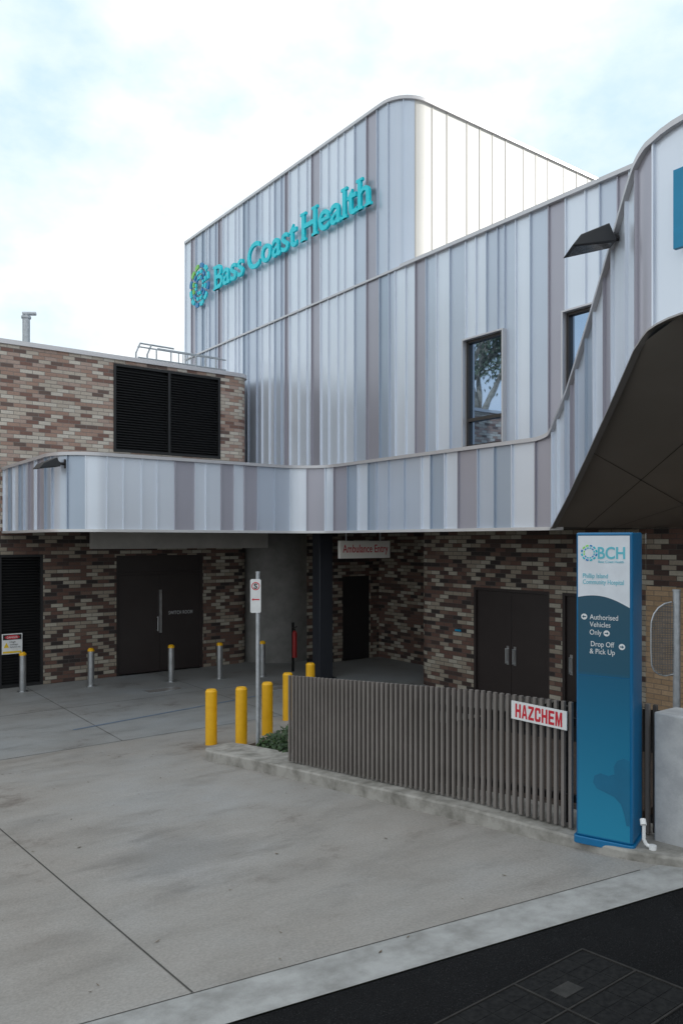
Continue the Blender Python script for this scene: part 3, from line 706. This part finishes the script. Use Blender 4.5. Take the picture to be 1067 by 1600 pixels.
# ------------------------------------------------------------------ pylon
KP=.9688
def Zp(z): return 3.2+(z-3.2)*KP
def pyl_mat():
    m,nt,b=newmat('pylon_blue')
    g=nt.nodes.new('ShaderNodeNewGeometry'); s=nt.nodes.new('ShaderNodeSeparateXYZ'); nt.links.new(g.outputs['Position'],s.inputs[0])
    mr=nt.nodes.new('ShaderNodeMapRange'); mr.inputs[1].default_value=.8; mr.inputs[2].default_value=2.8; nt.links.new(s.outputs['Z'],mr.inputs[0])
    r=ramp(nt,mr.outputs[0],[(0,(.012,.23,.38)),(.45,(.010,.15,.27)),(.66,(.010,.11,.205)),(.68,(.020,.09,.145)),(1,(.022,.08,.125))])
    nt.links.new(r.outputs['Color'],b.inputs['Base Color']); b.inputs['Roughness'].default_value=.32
    return m
PYF=pyl_mat(); PYS=plain('pylon_side_blue',(.005,.15,.34),.3)
rv=Vector((.353,-.935,0)).normalized(); nv=Vector((-.935,-.353,0)).normalized(); up=Vector((0,0,1))
Rp=Vector((5.392,3.462,0)); W=.452*KP; C0=Rp-rv*(W/2); zb0=zg(3.7)+kh(3.7)
E=thing('pylon_sign',(C0.x,C0.y,zb0),'tall blue and white wayfinding pylon sign beside fence','sign')
def PY(u,w,z): return C0+rv*u+nv*w+up*z
mb=MB()
prof=[(-W/2,-.35),(W/2,-.35),(W/2,-.03)]+[(W/2-.03+.03*math.cos(a),-.03+.03*math.sin(a)) for a in (.4,.8,1.2,1.57)]+[(-W/2+.03-.03*math.sin(a),-.03+.03*math.cos(a)) for a in (0,.4,.8,1.2)]+[(-W/2,-.03)]
poly=[(PY(u,w,0).x,PY(u,w,0).y) for u,w in prof]
mb.prism(poly,zb0+.03,3.265,0); mk('pylon_body',mb,PYS,E,bevel=.012)
mb=MB(); poly=[(PY(u*1.08,w*1.05+.012,0).x,PY(u*1.08,w*1.05+.012,0).y) for u,w in prof]; mb.prism(poly,zb0-.03,zb0+.03); mk('base_plate',mb,PYS,E,bevel=.006)
O=PY(0,0,0); h=W/2-.02
mb=MB(); mb.plate(O,rv,up,nv,[(-h,zb0+.05),(h,zb0+.05),(h,Zp(2.09)),(-h,Zp(2.09))],.003); mk('lower_front_panel',mb,PYF,E,smooth=False)
mb=MB(); mb.plate(O,rv,up,nv,[(-h,Zp(2.096)),(h,Zp(2.096)),(h,3.245),(-h,3.245)],.003); mk('upper_front_panel',mb,PYF,E,smooth=False)
O1=O+nv*.003
mb=MB(); wave=[(h*(-1+2*i/16),Zp(2.735+.035*math.sin((i/16)*3.1)-.075*(i/16)**1.6)) for i in range(17)]
mb.plate(O1,rv,up,nv,wave+[(h,3.24),(-h,3.24)],.002); mk('white_header_panel',mb,plain('pylon_white',(.74,.77,.82),.35),E,smooth=False)
O2=O+nv*.005; O3=O+nv*.003
def T(txt,u,z,w,hh,mt,nm,al='LEFT',off=0,O_=O2):
    mb=MB(); text_mb(txt,O_+rv*u*KP+up*Zp(z),rv,up,nv,width=w*KP,height=hh*KP,t=.0025,offset=off,align=al,mb=mb); mk(nm,mb,mt,E,smooth=False)
T('BCH',-.045,3.055,.215,.095,TEALL,'header_lettering',off=.02)
T('Bass Coast Health',-.04,3.02,.20,.02,TEALL,'header_lettering')
T('Phillip Island',-.165,2.895,.20,.038,TEALL,'hospital_lettering'); T('Community Hospital',-.165,2.845,.325,.038,TEALL,'hospital_lettering')
T('Authorised',-.11,2.555,.225,.042,WHITE,'direction_lettering',O_=O3); T('Vehicles',-.11,2.495,.165,.042,WHITE,'direction_lettering',O_=O3); T('Only',-.11,2.43,.095,.042,WHITE,'direction_lettering',O_=O3)
T('Drop Off',-.10,2.335,.185,.042,WHITE,'direction_lettering',O_=O3); T('& Pick Up',-.11,2.275,.20,.042,WHITE,'direction_lettering',O_=O3)
def arrow(u,z,dr):
    o=O3+rv*u*KP+up*Zp(z)
    mb=MB(); mb.plate(o,rv,up,nv,[(.024*math.cos(a*.393),.024*math.sin(a*.393)) for a in range(16)],.002); mk('arrow_disc',mb,WHITE,E,smooth=False)
    mb=MB(); s=dr; mb.plate(o+nv*.002,rv,up,nv,[(s*.016,0),(s*.002,.013),(s*.002,.004),(-s*.015,.004),(-s*.015,-.004),(s*.002,-.004),(s*.002,-.013)],.0015); mk('arrow_mark',mb,PYF,E,smooth=False)
arrow(-.155,2.575,-1); arrow(.025,2.447,1) ; arrow(.145,2.345,1)
spl=[(981,1190),(972,1187),(962,1192),(957,1202),(958,1214),(948,1218),(936,1216),(927,1221),(925,1232),(931,1241),(944,1245),(958,1250),(968,1260),(973,1275),(976,1292),(981,1292)]
mb=MB(); mb.plate(O3,rv,up,nv,[((a-941)*.00497,3.2-(b-845)*.00496) for a,b in spl],.002); mk('splash_graphic',mb,plain('splash_blue',(.01,.14,.26),.35),E,smooth=False)
emblem(O2+rv*(-.111)+up*Zp(3.10),rv,up,nv,.066,.002,E,TEAL,True)

E=thing('drain_pipe',(5.42,3.36,zg(3.4)+.07),'white plastic pipe elbow rising from kerb beside pylon','pipe')
bx,by,bz=5.455,3.405,zg(3.4)+.07
mb=MB(); mb.tube([(bx,by,bz+.20),(bx,by,bz+.07),(bx+.01,by-.015,bz+.035),(bx+.02,by-.04,bz+.025),(bx+.025,by-.06,bz+.025)],.014,12); mk('pipe',mb,WHITE,E)
mb=MB(); mb.cyl((bx-.02,by-.01,bz+.19),(bx+.0,by+.01,bz+.225),.023,14); mk('pipe_socket',mb,WHITE,E)
mb=MB(); mb.cyl((bx+.025,by-.06,bz-.02),(bx+.025,by-.06,bz+.04),.028,14); mk('pipe_socket',mb,WHITE,E)

mb=MB(); mb.prism([(5.68,-2),(6.0,-2),(6.0,3.46),(5.68,3.46)],lambda p:zg(p[1])-.05,1.84); mk('concrete_wall',mb,CONCL,bevel=.015,props={'label':'low pale concrete wall beside pylon sign','category':'wall'})
E=thing('barrier_panel',(8.3,5.4,0),'round ended dark mesh barrier panel on steel post','barrier')
d=8.6; t=(1056-533)/1210; X=t*d; bx=.8015*X+.598*d; by=-.598*X+.8015*d
mb=MB(); mb.cyl((bx,by,.4),(bx,by,2.64),.04,16); mb.cyl((bx,by,2.64),(bx,by,2.66),.045,16); mk('post',mb,GALV,E)
lf=Vector((-.8015,.598,0)); O=Vector((bx,by,0))+lf*.03
pr=[(0,1.72),(.1,1.70)]+[(.13+.12*math.cos(R_(a)),1.84+.13*math.sin(R_(a))) for a in (-70,-40,-10)]+[(.255,2.0),(.255,2.2)]+[(.02+.235*math.cos(R_(a)),2.25+.27*math.sin(R_(a))) for a in (10,30,50,70,88)]
mb=MB(); mb.tube([O+lf*u+up*z for u,z in pr],.009,8); mk('frame',mb,GALV,E)
mb=MB()
def inside(u,z):
    c=False; n_=len(pr)
    for k in range(n_):
        (x1_,y1_),(x2_,y2_)=pr[k],pr[(k+1)%n_]
        if (y1_>z)!=(y2_>z) and u<(x2_-x1_)*(z-y1_)/(y2_-y1_)+x1_: c=not c
    return c
dn_=Vector((-.6,-.8,0))
for a in range(1,15):
    u=a*.018
    zsn=[z for z in [1.68+.01*k for k in range(90)] if inside(u,z)]
    if zsn: o=O+lf*u+up*min(zsn); mb.obox(o,lf*.006,dn_*.004,up*(max(zsn)-min(zsn)))
for k in range(44):
    z=1.71+k*.019; us=[u for u in [.002*j for j in range(140)] if inside(u,z)]
    if us: mb.obox(O+up*z+dn_*.0045,lf*max(us),dn_*.004,up*.006)
mk('mesh_infill',mb,mvar('mesh_grey',(.12,.12,.12),(.18,.18,.18),8,.5,.4),E,smooth=False)

# ------------------------------------------------------------------ floodlights
def flood(O,out,sc,lab):
    out=Vector(out).normalized(); side=Vector((-out.y,out.x,0)); E=thing('floodlight',tuple(O),lab,'floodlight','floodlights on canopy fascia')
    O=Vector(O); mb=MB(); mb.obox(O-side*.05*sc-up*.10*sc,side*.1*sc,up*.2*sc,out*.02*sc); mb.cyl(O,O+out*.14*sc,.03*sc,12); mb.cyl(O+out*.12*sc,O+out*.2*sc,.045*sc,12); mk('bracket',mb,DARK,E)
    mb=MB(); a=O+out*.14*sc-up*.07*sc
    tilt=(out*.98-up*.16).normalized(); nrm=side.cross(tilt); nrm=nrm if nrm.z>0 else -nrm
    w=.2*sc; L=.50*sc
    b0=[a-side*w*.6,a+side*w*.6,a+tilt*L*1.05+side*w,a+tilt*L*1.05-side*w]
    t0=[b0[0]+nrm*.21*sc+tilt*.05*sc,b0[1]+nrm*.21*sc+tilt*.05*sc,b0[2]+nrm*.11*sc-tilt*.12*sc,b0[3]+nrm*.11*sc-tilt*.12*sc]
    mb.hexa(b0,t0)
    mk('lamp_housing',mb,plain('lamp_grey',(.035,.035,.038),.45),E,bevel=.012*sc)
    mb=MB(); q=-nrm*.004
    mb.face([b0[0]+q+tilt*.03+side*.03*sc,b0[1]+q+tilt*.03-side*.03*sc,b0[2]+q-tilt*.04-side*.03*sc,b0[3]+q-tilt*.04+side*.03*sc]); mk('lens',mb,mvar('lens',(.10,.10,.10),(.2,.2,.2),30,.15,.3),E,smooth=False)
flood((7.76,5.06,6.60),(-.783,.62,0),1.0,'dark grey floodlight on arm fixed to canopy fascia')
flood((4.34,14.1,4.58),(-.95,-.1,0),.8,'small dark floodlight at rounded canopy corner')

# ------------------------------------------------------------------ planting
def shrub(cx,cy,r,h,n,seed,nm='low_shrub'):
    rnd=random.Random(seed); mb=MB(); z0=zg(cy)+.04
    for i in range(n):
        a=rnd.uniform(0,6.283); rr=r*math.sqrt(rnd.random()); hh=h*(1-(rr/r)**2*.6)*rnd.uniform(.2,1)
        o=Vector((cx+rr*math.cos(a),cy+rr*math.sin(a),z0+hh)); d=Vector((rnd.gauss(0,1),rnd.gauss(0,1),rnd.uniform(-.1,1.2))).normalized(); s=d.orthogonal().normalized()
        l=rnd.uniform(.035,.08); w=l*.26
        mb.face([o-d*l*.5,o+s*w,o+d*l*.6,o-s*w])
    for i in range(8):
        a=rnd.uniform(0,6.283); mb.cyl((cx,cy,z0-.03),(cx+.5*r*math.cos(a),cy+.5*r*math.sin(a),z0+h*.7),.006,5,m=1)
    mk(nm,mb,[LEAF,BARK],smooth=False,props={'label':'low leafy green shrub in mulch behind kerb','category':'shrub','group':'shrubs in garden bed'})
for i,(a,b,r,h) in enumerate([(5.68,9.2,.22,.26),(5.75,8.85,.26,.38),(6.1,9.4,.28,.28),(6.35,9.1,.33,.42),(5.62,8.65,.18,.36),(5.95,8.5,.28,.46)]): shrub(a,b,r,h,420,40+i)

def gum(cx,cy,h,seed,nl=34):
    rnd=random.Random(seed); E=thing('gum_tree',(cx,cy,0),'tall eucalyptus with pale trunk and open grey green crown','tree','eucalyptus trees across the forecourt')
    mb=MB(); tips=[]
    def br(p,d,l,r,k):
        q=p+d*l; mb.cyl(p,q,r,8,r*.65)
        if k==0: tips.append(q); return
        for j in range(3):
            nd=(d+Vector((rnd.uniform(-.7,.7),rnd.uniform(-.7,.7),rnd.uniform(-.1,.5)))).normalized(); br(q,nd,l*.68,r*.6,k-1)
        if k<3: tips.append(q)
    br(Vector((cx,cy,0)),Vector((rnd.uniform(-.1,.1),.05,1)).normalized(),h*.36,h*.028,4)
    mk('trunk',mb,BARK,E)
    mb=MB()
    for t in tips:
        for i in range(nl):
            o=t+Vector((rnd.gauss(0,.45),rnd.gauss(0,.45),rnd.gauss(0,.35))); d=Vector((rnd.gauss(0,.6),rnd.gauss(0,.6),-1)).normalized(); s=d.orthogonal().normalized()
            mb.face([o-d*.11,o+s*.04,o+d*.12,o-s*.04])
    mk('crown',mb,LEAFG,E,smooth=False)
gum(-5.2,24.5,14.5,1,60); gum(-11,33,16,2,40)

# ------------------------------------------------------------------ world, sun, camera
w=D.worlds.new('World'); scn.world=w; w.use_nodes=True; nt=w.node_tree
bg=nt.nodes['Background']; sky=nt.nodes.new('ShaderNodeTexSky'); sky.sky_type='NISHITA'; sky.sun_disc=False
S=Vector((.85,-.53,0)).normalized(); el=R_(25); S=Vector((S.x*math.cos(el),S.y*math.cos(el),math.sin(el)))
sky.sun_elevation=el; sky.sun_rotation=math.atan2(S.x,S.y)
tc=nt.nodes.new('ShaderNodeTexCoord'); mp=nt.nodes.new('ShaderNodeMapping'); mp.inputs['Scale'].default_value=(1,1,1.8); mp.inputs['Location'].default_value=(.62,.1,.2)
nt.links.new(tc.outputs['Generated'],mp.inputs['Vector'])
n1=noise_node(nt,3.2,8,.55,vec=mp.outputs['Vector'])
r1=ramp(nt,n1.outputs['Fac'],[(.34,(0,0,0)),(.57,(1,1,1))])
n2=noise_node(nt,5,6,.55,vec=mp.outputs['Vector'])
cc=ramp(nt,n2.outputs['Fac'],[(.32,(.80,.865,.91)),(.60,(1,1,1))])
cm=mix(nt,1.0,cc.outputs['Color'],(10.9,11.0,11.1),'MULTIPLY')
skyb=mix(nt,.92,sky.outputs['Color'],(6.6,8.5,9.5))
out=mix(nt,r1.outputs['Color'],skyb,cm)
nt.links.new(out,bg.inputs['Color']); bg.inputs['Strength'].default_value=.113
L=D.lights.new('sun','SUN'); L.energy=4.0; L.angle=R_(.5); L.color=(1,.96,.89)
lo=D.objects.new('sun',L); lo.rotation_mode='QUATERNION'; lo.rotation_quaternion=S.to_track_quat('Z','Y'); lo.location=(0,0,30); col.objects.link(lo)
cam=D.cameras.new('camera'); co=D.objects.new('camera',cam); col.objects.link(co); scn.camera=co
cam.sensor_fit='VERTICAL'; cam.sensor_height=36; cam.sensor_width=24; cam.lens=1210/1600*36; cam.shift_y=45/1600; cam.clip_end=3000
co.location=(0,0,3.2); co.rotation_euler=(R_(90),0,math.atan2(-.598,.8015))
scn.view_settings.view_transform='Standard'; scn.view_settings.look='None'; scn.view_settings.exposure=0
